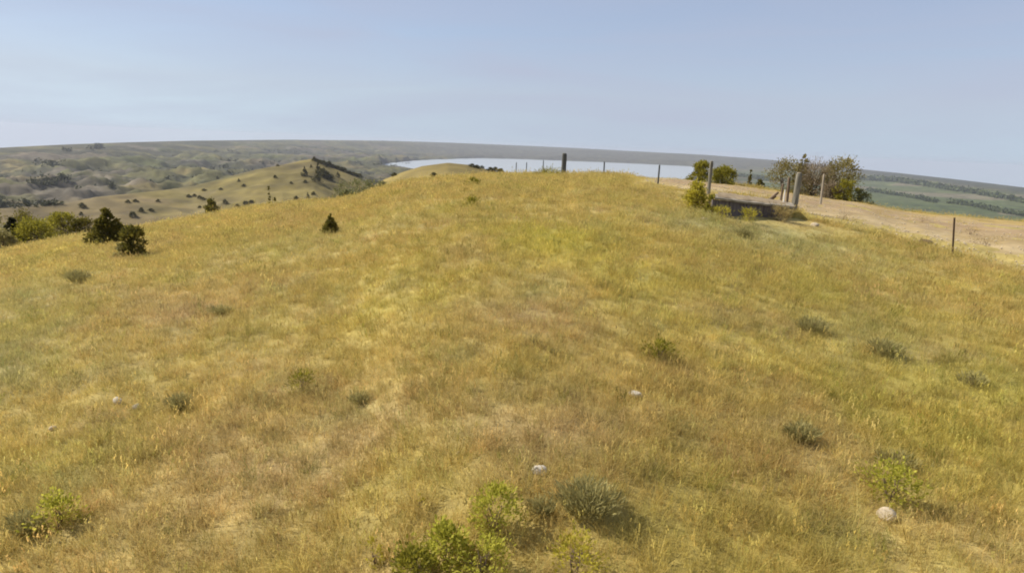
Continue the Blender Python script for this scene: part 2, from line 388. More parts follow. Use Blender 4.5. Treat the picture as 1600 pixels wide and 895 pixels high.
# ------------------------------------------------------------------ land meshes
dense = np.radians(np.arange(-50, 50.001, .16)); rest = np.radians(np.concatenate([np.arange(-180, -50, 4.0), np.arange(54, 180, 4.0)]))
TH = np.sort(np.concatenate([dense, rest]))
def rings(a, b, k): return np.exp(np.linspace(math.log(a), math.log(b), k))
def polar(rr, closed_centre=False):
    tt, r2 = np.meshgrid(TH, rr); tt = tt.ravel(); r2 = r2.ravel()
    z = surf(tt, r2); x, y = r2 * np.sin(tt), r2 * np.cos(tt)
    v = np.stack([x, y, z], 1); n = len(TH); m = len(rr)
    i = np.arange((m - 1) * n).reshape(m - 1, n); j = np.roll(i, -1, axis=1)
    f = np.stack([i, i + n, j + n, j], 2).reshape(-1, 4)[:, ::-1]
    return v, f, tt, r2
SPLIT = 95.0
near_r = np.concatenate([rings(.25, 3, 10)[:-1], rings(3, SPLIT, 205)])
v, f, tt, r2 = polar(near_r)
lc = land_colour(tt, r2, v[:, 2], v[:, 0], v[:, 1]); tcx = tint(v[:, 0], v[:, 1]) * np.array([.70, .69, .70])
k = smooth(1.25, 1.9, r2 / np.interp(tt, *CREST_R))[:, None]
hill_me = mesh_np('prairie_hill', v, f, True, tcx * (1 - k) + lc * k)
tag(link('prairie_hill', hill_me, M['hill']), kind='structure')
far_r = np.concatenate([rings(SPLIT, 500, 60)[:-1], rings(500, 5200, 330)[:-1], rings(5200, 10500, 40)])
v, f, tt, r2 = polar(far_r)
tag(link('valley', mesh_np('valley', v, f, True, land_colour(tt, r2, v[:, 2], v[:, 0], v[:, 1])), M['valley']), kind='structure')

# lake
m, nt, b, o = new_mat('lake_water')
b.inputs['Base Color'].default_value = (.33, .36, .36, 1); b.inputs['Roughness'].default_value = .35; b.inputs['Specular IOR Level'].default_value = .5
bump(nt, b, noise(nt, .05, 3), .04, 1.0); M['water'] = m
ta = np.linspace(az(560), az(1140), 90); lr_ = rings(1500, 6800, 24)
tt, r2 = [q.ravel() for q in np.meshgrid(ta, lr_)]
i = np.arange(23 * 90).reshape(23, 90)[:, :-1].ravel()
tag(link('lake', mesh_np('lake', np.stack([r2 * np.sin(tt), r2 * np.cos(tt), np.full(tt.shape, LAKE_Z)], 1), np.stack([i, i + 1, i + 91, i + 90], 1)), M['water']), kind='structure')

# dirt road along the outer side of the fence, a sheet a little above the ground
low = [(1005, 282), (1030, 289), (1060, 296), (1085, 299), (1120, 302), (1165, 306), (1205, 314), (1243, 328), (1262, 339), (1300, 348), (1350, 357), (1400, 369), (1450, 383), (1500, 397), (1560, 414), (1610, 428), (1760, 470)]
NS, NT = 140, 26
s = np.linspace(0, 1, NS); lx = np.interp(s, np.linspace(0, 1, len(low)), [p[0] for p in low]); ly = np.interp(s, np.linspace(0, 1, len(low)), [p[1] for p in low])
ra, rb, tha = [], [], []
for px, py in zip(lx, ly):
    p = pick(px, py); a = math.atan2(p.x, p.y); tha.append(a); ra.append(math.hypot(p.x, p.y))
tha = np.array(tha); ra = np.array(ra)
for _ in range(3): ra = np.convolve(np.pad(ra, 1, 'edge'), [.25, .5, .25], 'valid')
rb = np.interp(tha, *CREST_R) * 1.06
ra = np.minimum(ra, rb - 1.0)
ROAD = (tha, ra, rb)
def on_road(x, y):
    th, r = np.arctan2(x, y), np.hypot(x, y)
    return (th > tha[0]) & (r > np.interp(th, tha, ra)) & (r < np.interp(th, tha, rb))
tg = np.linspace(0, 1, NT)
tt = np.repeat(tha[None], NT, 0); r2 = ra[None] + (rb - ra)[None] * tg[:, None]; gg = np.repeat(tg[:, None], NS, 1)
x, y = r2 * np.sin(tt), r2 * np.cos(tt)
edge = np.minimum(np.minimum(gg, 1 - gg) * 7, np.linspace(0, 1, NS)[None] * 12).clip(0, 1)
ruts = -.04 * np.exp(-((gg - .30) / .05) ** 2) - .04 * np.exp(-((gg - .5) / .05) ** 2)
z = surf(tt.ravel(), r2.ravel()).reshape(tt.shape) - .05 + .09 * edge + ruts + .02 * fbm(x, y, .8, 3)
dirt = np.array([.34, .25, .125]); pinkd = np.array([.33, .23, .125]); pale = np.array([.40, .31, .165]); ochre = np.array([.37, .26, .085])
c = np.tile(dirt, (x.size, 1)).astype(float); g1 = gg.ravel() + .08 * fbm(x.ravel(), y.ravel(), 3., 3)
def put(col, wgt):
    global c
    wgt = np.clip(wgt, 0, 1)[:, None]; c = c * (1 - wgt) + col * wgt
put(pale, 1 - smooth(.05, .22, g1)); put(pinkd, np.exp(-((g1 - .42) / .14) ** 2) * .9); put(ochre, smooth(.58, .75, g1) * .9)
put(ochre * .8, smooth(.0, .4, fbm(x.ravel(), y.ravel(), 2.5, 4, .55, 3.)) * .45)
i = np.arange(NS * NT).reshape(NT, NS)[:-1, :-1].ravel()
tag(link('dirt_road', mesh_np('dirt_road', np.stack([x.ravel(), y.ravel(), z.ravel()], 1), np.stack([i, i + 1, i + NS + 1, i + NS], 1), True, c), M['road']), kind='structure')

# ------------------------------------------------------------------ plants
def leaf_quads(P, D, L, Wd, rg):
    """diamond leaves at P pointing along D"""
    n = len(P); D = D / np.linalg.norm(D, axis=1, keepdims=True)
    a = rg.normal(size=(n, 3)); u = np.cross(D, a); u /= np.linalg.norm(u, axis=1, keepdims=True) + 1e-9
    L = np.broadcast_to(L, (n,))[:, None]; Wd = np.broadcast_to(Wd, (n,))[:, None]
    v = np.stack([P, P + D * L * .5 + u * Wd * .5, P + D * L, P + D * L * .5 - u * Wd * .5], 1).reshape(-1, 3)
    return v, np.arange(4 * n).reshape(n, 4)
def crown_mesh(name, H, Wd, shape, seed, clumps=60, per=40, leaf=.09, lw=.5, base=.06, spread=.16, lean=0.0):
    rg = np.random.default_rng(seed)
    t = rg.random(clumps) ** (1.25 if shape == 'cone' else .85)
    if shape == 'cone': prof = (1 - t) ** .9 * (.6 + .4 * smooth(0, .15, t)) + .03
    elif shape == 'round': prof = np.sqrt(np.clip(1 - (1.9 * t - .95) ** 2, 0.02, 1))
    elif shape == 'mound': prof = np.sqrt(np.clip(1 - t ** 2, .02, 1))
    else: prof = .35 + .65 * t
    ang = rg.random(clumps) * 2 * np.pi
    lob = 1 + (.12 if shape == 'cone' else .28) * np.sin(ang * 2 + seed) + .18 * np.sin(ang * 3 + seed * 2.1 + t * 5)
    rad = Wd * .5 * prof * lob * np.sqrt(rg.uniform(.25, 1, clumps))
    C = np.stack([rad * np.cos(ang) + lean * t * H, rad * np.sin(ang), H * (base + (.97 - base) * t)], 1)
    cs = rg.uniform(.55, 1.25, clumps)
    P = np.repeat(C, per, 0) + rg.normal(size=(clumps * per, 3)) * (spread * Wd * np.repeat(cs * (np.clip(prof, .22, 1) if shape == 'cone' else 1), per)[:, None]) * np.array([.5, .5, .42])
    P[:, 2] = np.clip(P[:, 2], H * .01, None)
    if shape == 'tuft':                                            # many fine upright twigs fanning from the crown of the root
        n = clumps * per; a_ = rg.random(n) * 2 * np.pi; q_ = np.sqrt(rg.random(n)); cx_, cy_ = q_ * np.cos(a_), q_ * np.sin(a_) * .8
        hh = rg.random(n) ** .8
        P = np.stack([cx_ * Wd * (.16 + .36 * hh), cy_ * Wd * (.16 + .36 * hh), H * .62 * hh * (1 - .45 * q_ ** 2)], 1) + rg.normal(size=(n, 3)) * Wd * .035
        P[:, 2] = np.clip(P[:, 2], .0, None)
        D = np.stack([cx_ * .75, cy_ * .75, np.full(n, .8)], 1) + rg.normal(size=P.shape) * .28
        L = leaf * rg.uniform(.6, 1.5, n)
        v, f = leaf_quads(P, D, L, L * lw, rg)
        return mesh_np(name, v, f), P[rg.integers(0, n, 40)]
    out = P - np.array([0, 0, H * .3]); out[:, :2] *= 1.3
    D = out / (np.linalg.norm(out, axis=1, keepdims=True) + 1e-6) + rg.normal(size=P.shape) * .55 + np.array([0, 0, .45])
    L = leaf * rg.uniform(.6, 1.4, len(P))
    v, f = leaf_quads(P, D, L, L * lw, rg)
    return mesh_np(name, v, f), C
def trunk_mesh(name, H, C, seed, r0, nl=9, top=.85, stems=1):
    rg = random.Random(seed); mb = MB()
    for s_ in range(stems):
        a = rg.random() * 6.28; off = 0 if stems == 1 else r0 * 2.2
        pts = []; x = off * math.cos(a); y = off * math.sin(a)
        for k in range(5):
            pts.append((x, y, H * top * k / 4 - (.06 if k == 0 else 0))); x += rg.uniform(-.04, .04) * H + (.03 * H * math.cos(a) if stems > 1 else 0); y += rg.uniform(-.04, .04) * H + (.03 * H * math.sin(a) if stems > 1 else 0)
        mb.tube(pts, [r0 * (1.25 if k == 0 else 1 - .21 * k) + .002 for k in range(5)], 6)
        for k in range(nl):
            c = C[rg.randrange(len(C))]; zz = min(c[2] * .6, H * top * .8); i = min(int(zz / (H * top) * 4), 3); fr = zz / (H * top) * 4 - i
            p = Vector(pts[i]).lerp(Vector(pts[i + 1]), fr)
            mb.tube([p, p.lerp(Vector(c), .5) + Vector((0, 0, .03 * H)), Vector(c)], [r0 * .42, r0 * .26, r0 * .1], 5, False)
    return mb.mesh(name, True)
SP = ('stem', 'foliage')
def plant(kind, label, cat, p, H, Wd, shape, mat, seed, group=None, clumps=60, per=40, leaf=.09, lw=.5, r0=.05, stems=1, parts=('trunk', 'crown'), nl=9, base=.06, spread=.16, lean=0., bark='bark'):
    root = empty(kind, p, 0); tag(root, label, cat, group)
    cm, C = crown_mesh(parts[1], H, Wd, shape, seed, clumps, per, leaf, lw, base, spread, lean)
    link(parts[1], cm, M[mat], root)
    link(parts[0], trunk_mesh(parts[0], H, C, seed, r0, nl, .45 if shape == 'tuft' else .6 if parts == SP else .85, stems), M[bark], root)
    return root
def px_plant(kind, label, cat, px, base_y, top_y, wpx, shape, mat, seed, r=None, **k):
    """a plant that stands on the ground at a photo column; its range is where the sight line meets the ground, or given"""
    p = at_range(px, r, base_y) if r else pick(px, base_y)
    H = max(height_px(p, px, top_y), .08); Wd = wpx * m_per_px(p)
    return plant(kind, label, cat, p, H, Wd, shape, mat, seed, **k)

# juniper thicket past the brow on the left
G = 'trees in the thicket past the left brow'
px_plant('juniper_tree', 'nearly black juniper at the far left end of the thicket', 'tree', 24, 392, 341, 44, 'cone', 'juniper_dark', 1, r=50, group=G, clumps=80, per=60, leaf=.16, r0=.12, base=.0)
px_plant('bush', 'grey green bush in front of the nearly black juniper at the left edge', 'bush', 2, 394, 360, 36, 'mound', 'sage', 2, r=45, group=G, clumps=50, per=40, leaf=.13, r0=.04, stems=3, parts=SP, base=.02)
px_plant('bush', 'broad rounded green bush right of the nearly black juniper', 'bush', 57, 384, 347, 62, 'mound', 'green', 3, r=49, group=G, clumps=90, per=50, leaf=.13, r0=.05, stems=3, parts=SP, base=.0)
px_plant('bush', 'tall olive bush in the middle of the brow thicket', 'bush', 99, 372, 335, 46, 'round', 'green', 4, r=54, group=G, clumps=80, per=50, leaf=.13, r0=.06, stems=3, parts=SP, base=.0)
px_plant('bush', 'small olive bush between the tall olive bush and the large juniper', 'bush', 134, 366, 343, 36, 'mound', 'juniper', 5, r=54, group=G, clumps=50, per=40, leaf=.13, r0=.05, stems=3, parts=SP, base=.0)
px_plant('bush', 'low olive bush behind the gap in the thicket, topped by pale grass', 'bush', 40, 362, 331, 60, 'mound', 'juniper', 6, r=75, group=G, clumps=70, per=40, leaf=.16, r0=.06, stems=3, parts=SP, base=.0)
px_plant('bush', 'long dark bush behind the left edge of the thicket', 'bush', -8, 372, 330, 60, 'mound', 'juniper', 7, r=70, group=G, clumps=70, per=40, leaf=.16, r0=.06, stems=3, parts=SP, base=.0)
px_plant('juniper_tree', 'large dark juniper on the left brow with a pointed top', 'tree', 170, 383, 328, 56, 'cone', 'juniper', 8, clumps=110, per=60, leaf=.13, r0=.11, base=.0, spread=.15)
px_plant('juniper_tree', 'young olive juniper just right of the large dark juniper', 'tree', 211, 402, 357, 34, 'round', 'juniper', 9, clumps=60, per=45, leaf=.10, r0=.06, base=.02)
px_plant('shrub', 'scrubby low shrub at the foot of the young olive juniper', 'shrub', 192, 404, 383, 24, 'mound', 'sage', 10, clumps=26, per=30, leaf=.08, r0=.02, stems=3, parts=SP, base=.0)
# small junipers on the open slope
px_plant('juniper_tree', 'little pointed juniper alone on the open slope left of centre', 'tree', 517, 366, 336, 28, 'cone', 'juniper', 17, clumps=80, per=50, leaf=.055, r0=.05, base=.02)
px_plant('juniper_tree', 'small juniper behind and above the little pointed one', 'tree', 507, 345, 321, 11, 'cone', 'juniper', 13, r=45, clumps=40, per=30, leaf=.08, r0=.05, base=.02)
# mid distance trees
px_plant('juniper_tree', 'slim dark juniper with a small bush at its foot below the dotted hill', 'tree', 421, 325, 289, 14, 'cone', 'juniper', 14, r=120, clumps=50, per=30, leaf=.28, r0=.14, base=.0)
px_plant('bush', 'round dark bush right at the foot of the slim juniper', 'bush', 430, 325, 306, 10, 'mound', 'juniper', 15, r=120, clumps=20, per=25, leaf=.28, r0=.08, stems=2, parts=SP, base=.0)
px_plant('bush', 'wide dark bush on the brow left of the slim juniper', 'bush', 331, 340, 313, 28, 'mound', 'juniper', 16, r=75, clumps=60, per=40, leaf=.2, r0=.08, stems=3, parts=SP, base=.0)
G = 'grey green willows in the draw'
for k, (px, top, wp, r, lab) in enumerate(((538, 286, 32, 82, 'pale grey green willow at the left end of the draw'), (560, 281, 34, 90, 'tall pale willow second from the left in the draw'),
        (580, 282, 34, 86, 'grey green willow third from the left in the draw'), (597, 285, 22, 74, 'darker willow at the right end of the draw against the grass brow'), (545, 297, 28, 66, 'low pale willow in front of the taller draw willows'))):
    px_plant('willow_tree', lab, 'tree', px, 320, top, wp, 'round', 'willow', 20 + k, r=r, group=G, clumps=60, per=40, leaf=.2, r0=.09, base=.0)

# trees on the dotted hill and the far slopes
hp = crown_mesh('crown', 4.0, 3.6, 'cone', 31, 44, 34, .42, .7, .0, .20)[0]
hp2 = crown_mesh('crown', 3.0, 3.8, 'mound', 32, 34, 36, .42, .7, .0, .22)[0]
for q in (hp, hp2): q.materials.append(M['juniper_far'])
def far_tree(px, py, hpx, wpx, name, label, group, me, rmin=120):
    p = pick(px, py, rmin); k = m_per_px(p)
    o = link(name, me, None, None, p); o.location.z -= .15
    H = 4.0 if me is hp else 3.0
    o.scale = (wpx * k / 3.6, wpx * k / 3.6, hpx * k / H); o.rotation_euler = (0, 0, rnd.random() * 6.28)
    return tag(o, label, 'tree' if name.endswith('tree') else 'bush', group)
far_tree(476, 275, 14, 9, 'juniper_tree', 'lone upright dark juniper on the face of the dotted hill', 'junipers on the dotted hill', hp)
far_tree(497, 271, 15, 9, 'juniper_tree', 'tallest juniper at the top of the clump on the dotted hill', 'junipers on the dotted hill', hp)
for px, py, h_, w_ in ((504, 277, 12, 14), (511, 280, 10, 14), (495, 284, 9, 12), (516, 281, 7, 8)):
    far_tree(px, py, h_, w_, 'juniper_bush', 'dark juniper massed in the clump below the peak of the dotted hill', 'junipers in the clump on the dotted hill', hp2)
for k in range(16):
    px = 492 + k * 4.6 + rnd.uniform(-1, 1); py = float(np.interp(px, [492, 520, 540, 562], [252, 262, 270, 278]))
    far_tree(px, py, rnd.uniform(3.5, 8.5) * (1 - .02 * k), rnd.uniform(6, 10), 'juniper_bush', {0: 'topmost dark juniper of the line along the steep right ridge of the dotted hill', 15: 'lowest dark juniper of the line along the steep right ridge of the dotted hill'}.get(k, 'dark juniper within the line along the steep right ridge of the dotted hill'), 'junipers along the ridge of the dotted hill', hp2)
DOT = {(129, 325): 'rounded dark bush past the brow thicket, upper of two on pale bare ground', (127, 337): 'smaller dark bush just above the brow thicket, lower of two on pale bare ground',
       (200, 317): 'left of a pair of small bushes high above the young olive juniper', (212, 316): 'right of a pair of small bushes high above the young olive juniper',
       (221, 332): 'dark bush between the young olive juniper and the small bush pair', (208, 339): 'wider bush just above the young olive juniper', (236, 330): 'low bush at the end of the row above the young olive juniper',
       (247, 316): 'single small bush right of the pair above the young olive juniper', (295, 309): 'leftmost of four small bushes in a row above the wide brow bush', (304, 308): 'second of four small bushes in a row above the wide brow bush',
       (312, 310): 'third of four small bushes in a row above the wide brow bush', (318, 313): 'last and lowest of four small bushes in a row above the wide brow bush', (352, 318): 'small bush close right of the wide brow bush', (312, 325): 'tiny bush close left of the wide brow bush',
       (371, 323): 'small bush on the brow halfway from wide brow bush to slim juniper', (384, 319): 'left of two joined bushes on the brow beside the slim juniper', (393, 317): 'right of two joined bushes on the brow beside the slim juniper',
       (340, 280): 'tiny bush on the left crest of the dotted hill', (319, 298): 'tiny flat bush just above the row of four', (411, 260): 'left of two tiny bushes on the skyline left of the dotted hill peak', (434, 260): 'right of two tiny bushes on the skyline left of the dotted hill peak',
       (430, 278): 'small bush high above the slim juniper', (477, 286): 'small bush right under the lone upright juniper', (455, 288): 'tiny bush left below the lone upright juniper', (490, 305): 'bush at the left of the pale willow draw',
       (463, 312): 'low bush in the hollow right of the slim juniper', (481, 309): 'upright small bush in the hollow before the willow draw', (494, 317): 'lowest bush in the hollow beside the willow draw', (528, 277): 'round bush right of the clump on the dotted hill',
       (510, 262): 'small bush above the clump on the dotted hill', (486, 262): 'small bush at the peak of the dotted hill'}
for px, py, h_, w_ in ((129, 325, 7, 8), (127, 337, 5, 5), (200, 317, 4, 6), (212, 316, 4, 7), (221, 332, 6, 7), (208, 339, 7, 10), (236, 330, 4, 7), (247, 316, 4, 5), (295, 309, 4, 6), (304, 308, 4, 5), (312, 310, 4, 6), (318, 313, 4, 5), (352, 318, 6, 6), (312, 325, 3, 5), (371, 323, 4, 5),
        (384, 319, 4, 8), (393, 317, 4, 8), (340, 280, 5, 4), (319, 298, 3, 6), (373, 284, 5, 4), (381, 292, 4, 5), (345, 297, 3, 5), (411, 260, 4, 4), (434, 260, 3, 4), (430, 278, 4, 5), (477, 286, 4, 5), (455, 288, 3, 4), (490, 305, 5, 6), (463, 312, 5, 6), (481, 309, 8, 5), (494, 317, 6, 8), (528, 277, 8, 7), (510, 262, 5, 4), (486, 262, 5, 4)):
    far_tree(px, py, h_, w_, 'juniper_bush', DOT.get((px, py), 'tiny dark juniper dotted over the far grassy slope'), 'junipers dotted over the far slope', hp2 if w_ >= h_ else hp)
for px, py, h_, w_, lab in ((616, 275, 5, 8, 'dark bush at the left foot of the tan spur'), (678, 276, 6, 9, 'dark bush in the middle of the tan spur')):
    far_tree(px, py, h_, w_, 'juniper_bush', lab, None, hp2)
for px, py, h_, w_ in ((738, 261, 5, 10), (745, 263, 5, 9), (753, 263, 4, 6), (766, 268, 6, 10), (774, 270, 8, 12), (782, 271, 7, 10)):
    far_tree(px, py, h_, w_, 'juniper_bush', 'dark juniper on the lakeside shoulder of the tan spur', 'junipers on the shoulder of the tan spur', hp2)

# far-off brush in the draws, and tree belts on the plain: masses nobody could count
def lumps(name, pts, sizes, mat, seed, n=26):
    rg = np.random.default_rng(seed); V, F = [], []; b = 0
    for p, s_ in zip(pts, sizes):
        P = rg.normal(size=(n, 3)) * np.array([.38, .38, .25]) * s_ + np.array([p[0], p[1], p[2] + s_ * .35])
        v, f = leaf_quads(P, rg.normal(size=(n, 3)) + np.array([0, 0, .4]), s_ * .5, s_ * .42, rg); V.append(v); F.append(f + b); b += len(v)
    return tag(link(name, mesh_np(name, np.concatenate(V), np.concatenate(F)), mat), kind='stuff')
pts, sz = [], []
for _ in range(14000):
    th = rnd.uniform(az(-80), az(640)); r = math.exp(rnd.uniform(math.log(800), math.log(4800))); x, y = r * math.sin(th), r * math.cos(th)
    if r > .78 * float(np.interp(th, *SKY_R)): continue
    n3 = float(ridged(np.array([x]), np.array([y]), 520, 5, .52, 4.0)[0])
    n4 = float(ridged(np.array([x]), np.array([y]), 170, 5, .6, 14.)[0])
    if min(n3, n4 + .12) + .3 * float(fbm(np.array([x]), np.array([y]), 300, 2, .5, 5.)[0]) < rnd.uniform(.55, 1.02):
        pts.append((x, y, float(ground(x, y)))); sz.append(rnd.uniform(3, 7.5) * (1 + r / 5000))
for cx, cy, wx, wy, n in ((75, 287, 26, 5, 60), (98, 280, 12, 3, 24), (30, 322, 50, 4, 50), (75, 320, 20, 2, 30), (175, 291, 5, 2, 8), (150, 232, 12, 2, 16), (105, 237, 8, 1.5, 8), (80, 257, 22, 3, 22)):
    for _ in range(n):
        p = pick(cx + rnd.gauss(0, .5) * wx, cy + rnd.gauss(0, .5) * wy, 400); pts.append(p); sz.append(6.5 * m_per_px(p) * rnd.uniform(.6, 1.1))
lumps('far_brush', pts, sz, M['wood_far'], 61, 16)
for k, (name, line, s_) in enumerate((('far_treeline', [(1345, 281), (1400, 284), (1450, 291), (1500, 299), (1560, 309), (1620, 321)], 7), ('middle_treeline', [(1352, 298), (1400, 305), (1440, 312), (1462, 317)], 5.5), ('near_treeline', [(1482, 317), (1520, 322), (1560, 331), (1605, 339), (1640, 346)], 6.5), ('shore_treeline', [(1150, 275), (1200, 282), (1330, 290)], 5))):
    pts, sz = [], []
    L_ = sum(math.dist(line[i], line[i + 1]) for i in range(len(line) - 1))
    for j in range(int(L_ * 1.5)):
        q = rnd.random() * (len(line) - 1); i = int(q); fr = q - i
        px = line[i][0] * (1 - fr) + line[i + 1][0] * fr; py = line[i][1] * (1 - fr) + line[i + 1][1] * fr
        p = pick(px, py + rnd.uniform(-.8, .8), 200); pts.append(p); sz.append(s_ * m_per_px(p) * rnd.uniform(.5, 1.15))
    lumps(name, pts, sz, M['belt'], 70 + k, 22)

# ------------------------------------------------------------------ fence posts
def post(px, y0, y1, wpx, mat, label, style='round', r=None, lean=(0, 0), seed=0, name='fence_post', group='fence posts along the road'):
    p = at_range(px, r, y1) if r else pick(px, y1)
    H = height_px(p, px, y0); rad = wpx * m_per_px(p) / 2
    root = empty(name, p); tag(root, label, 'post', group)
    mb = MB(); lx, ly = lean
    if style == 'round':
        mb.tube([(lx * H * t, ly * H * t, H * t if t > 0 else -.3) for t in (0, .2, .45, .7, .93, 1.0)], [rad * q for q in (1.06, 1.04, 1, .98, .95, .82)], 12, True, .05, seed)
        link('shaft', mb.mesh('shaft', False), M[mat], root)
        c = MB().tube([(lx * H, ly * H, H - .002), (lx * H, ly * H, H + rad * .18)], [rad * .8, rad * .62], 12, True, .08, seed + 1)
        link('end_grain', c.mesh('end_grain'), M['pale_wood' if mat != 'dark_wood' else 'old_wood'], root)
    else:                                                            # T-section steel post with studs
        w_ = rad; t_ = rad * .32
        mb.box(-w_, w_, -t_, t_, -.3, H); mb.box(-t_, t_, t_ + .001, w_ * 1.5, -.3, H - .01)
        o = link('shaft', mb.mesh('shaft'), M[mat], root); 
        sb = MB()
        for k in range(int(H / .09)): sb.box(-w_ * .5, w_ * .5, -t_ - .012, -t_ - .001, .12 + k * .09, .145 + k * .09)
        link('stud', sb.mesh('stud'), M[mat], root)['kind'] = 'stuff'
        root.rotation_euler = (ly * -1, lx, rnd.uniform(-.3, .3))
    return root
post(880, 240, 278, 7.5, 'dark_wood', 'thick dark grey post standing alone on the crest against the lake', r=35, seed=1)
post(943, 253, 279, 2, 'steel', 'thin dark post right of the thick dark post on the crest', 'tee', r=36, lean=(-.02, 0))
post(1027, 258, 299, 2.4, 'steel', 'thin grey post on the crest left of the green bushes', 'tee', r=30)
post(1107, 252, 300, 5.6, 'old_wood', 'pale wooden post rising in front of the dark green bush', r=27, seed=2)
post(1240, 270, 331, 9, 'old_wood', 'stout grey wooden corner post at the right end of the platform', seed=3, lean=(.015, 0))
post(1283, 272, 312, 3.2, 'pale_wood', 'slim pale post in front of the bare brown brush', seed=4, lean=(-.02, 0), r=34)
post(1488, 339, 401, 2.6, 'rust', 'thin rusty post alone at the grass edge beside the dirt road', 'tee', lean=(-.13, 0))
post(1219, 287, 322, 3.2, 'brown_wood', 'short brown wooden post, first of the cluster beside the corner post', seed=5, group='posts clustered by the corner post', r=25.5)
post(1229, 277, 322, 4.2, 'brown_wood', 'taller reddish brown post between the white marker and the corner post', seed=6, group='posts clustered by the corner post', lean=(-.03, 0), r=25.7)
post(1224, 296, 318, 2.0, 'white', 'slim white marker stake between the two brown posts', seed=7, name='marker_stake', group='posts clustered by the corner post', r=24.2)
for px, r, lab in ((806, 52, 'faint far thin post, leftmost of the row against the lake'), (822, 49, 'faint far thin post, second of the row against the lake'), (848, 45, 'faint far thin post nearest the thick dark crest post')):
    post(px, 251 if px > 840 else 254, 276, 1.3, 'steel', lab, 'tee', r=r, group='far fence posts against the lake')
# leaning brace by the cluster
p = at_range(1207, 26.0, 310); k = m_per_px(p)
rt = empty('leaning_brace', p); tag(rt, 'brown timber brace slanting up to the short brown post', 'brace')
mb = MB().tube([(-.42, 0, -.02), (-.2, .02, .2), (.0, .02, .38), (.2, .03, .58)], [.055, .05, .05, .045], 8, True, .06, 3)
link('pole', mb.mesh('pole'), M['brown_wood'], rt)
mb = MB().tube([(-.30, .10, -.02), (-.05, .10, .22), (.16, .11, .42)], [.04, .04, .035], 8, True, .06, 4)
link('pole', mb.mesh('pole'), M['brown_wood'], rt)

# ------------------------------------------------------------------ low platform at the fence corner
pa, pb = pick(1114, 337), pick(1240, 341)
ax = (pb - pa); ax.z = 0; LEN = ax.length; ang = math.atan2(ax.y, ax.x)
plat = empty('platform', pa, ang); tag(plat, 'low weathered grey platform with pale top edge and dark front boards', 'platform')
za, zb = height_px(pa, 1114, 308), height_px(pb, 1240, 322) + (pb.z - pa.z)
def ztop(s): return za + (zb - za) * s
va = math.atan2(pa.y, pa.x); va = math.pi / 2 - math.atan2(pa.x, pa.y) - ang
DEP = .75; SH = math.cos(va) / math.sin(va)                          # its sides run straight back from the viewer's bank
NX = 22; mb = MB(); rg = random.Random(5)
for i in range(NX + 1):                                             # slab: chipped pale concrete
    s_ = i / NX; zt = ztop(s_) + rg.uniform(-.008, .008) - .05 * math.sin(math.pi * s_) * .3; yj = rg.uniform(-.025, .015)
    for yy, zz in ((yj, zt - .07), (yj - .012, zt - .012), (yj + .02, zt), (DEP, zt + .03), (DEP, zt - .07)): mb.v.append(Vector((LEN * s_ + SH * yy, yy, zz)))
for i in range(NX):
    for k in range(5):
        a = i * 5 + k; b_ = i * 5 + (k + 1) % 5; mb.f.append((a, a + 5, b_ + 5, b_)[::-1])
mb.f.append((0, 1, 2, 3, 4)); mb.f.append(tuple(NX * 5 + q for q in (4, 3, 2, 1, 0)))
link('slab', mb.mesh('slab'), M['concrete'], plat)
xx = .02
j = 0
while xx < LEN * .80:
    wd = rg.uniform(.13, .22); zt = ztop(xx / LEN) - .08
    o_ = link('board', MB().box(0, wd - .012, 0, .05, 0, zt + .45, .006, j).mesh('board'), M['board'], plat, (xx, .07 + rg.uniform(-.015, .015), -.45)); xx += wd; j += 1
for x0 in (LEN * .8, LEN * .97):
    link('support', MB().box(x0 - .07, x0 + .07, .35, .5, -.5, ztop(x0 / LEN) - .08, .01, 7).mesh('support'), M['dark_wood'], plat)
link('end_wall', MB().box(LEN * .02 + SH * DEP, LEN * .98 + SH * DEP, DEP - .15, DEP - .05, -.5, zb - .14).mesh('end_wall'), M['dark_wood'], plat)
mb = MB(); rg = random.Random(9)                                    # earth and dust lying on the slab
for i in range(31):
    for j, yy in enumerate((.10, .2, .4, .6, .82, 1.0)):
        s_ = i / 30; y2 = yy + (rg.uniform(-.05, .07) if j == 0 else 0)
        mb.v.append(Vector((LEN * (.03 + s_ * .90) + SH * y2, y2, ztop(s_) + (.0 if j == 0 else .022 * j ** .7 + rg.uniform(-.012, .02)) + .002)))
for i in range(30):
    for j in range(5): a = i * 6 + j; mb.f.append((a, a + 6, a + 7, a + 1))
link('dirt_cover', mb.mesh('dirt_cover', True), mat_noise('dry_earth', [(.3, (.20, .15, .09)), (.7, (.36, .28, .17))], 3, .95, .02), plat)
# ------------------------------------------------------------------ bushes at the road
px_plant('bush', 'dark olive bush behind the pale wooden post, left of the road', 'bush', 1094, 286, 254, 30, 'mound', 'green', 41, r=44, clumps=70, per=45, leaf=.12, r0=.05, stems=3, parts=SP, base=.0)
px_plant('bush', 'lower brownish green bush right of the pale wooden post', 'bush', 1129, 290, 262, 40, 'mound', 'green', 42, r=45, clumps=80, per=45, leaf=.12, r0=.05, stems=3, parts=SP, base=.0)
px_plant('bush', 'yellow green bush at the left end of the platform', 'bush', 1086, 328, 286, 36, 'mound', 'yellow', 43, clumps=70, per=45, leaf=.07, r0=.03, stems=4, parts=SP, base=.0)
px_plant('shrub', 'small green shrub growing against the left platform boards', 'shrub', 1110, 335, 306, 20, 'mound', 'green', 44, clumps=36, per=30, leaf=.06, r0=.02, stems=3, parts=SP, base=.0)
px_plant('juniper_tree', 'thin dark juniper far behind the platform', 'tree', 1170, 296, 264, 11, 'cone', 'juniper', 45, r=75, clumps=36, per=30, leaf=.2, r0=.08, base=.0)
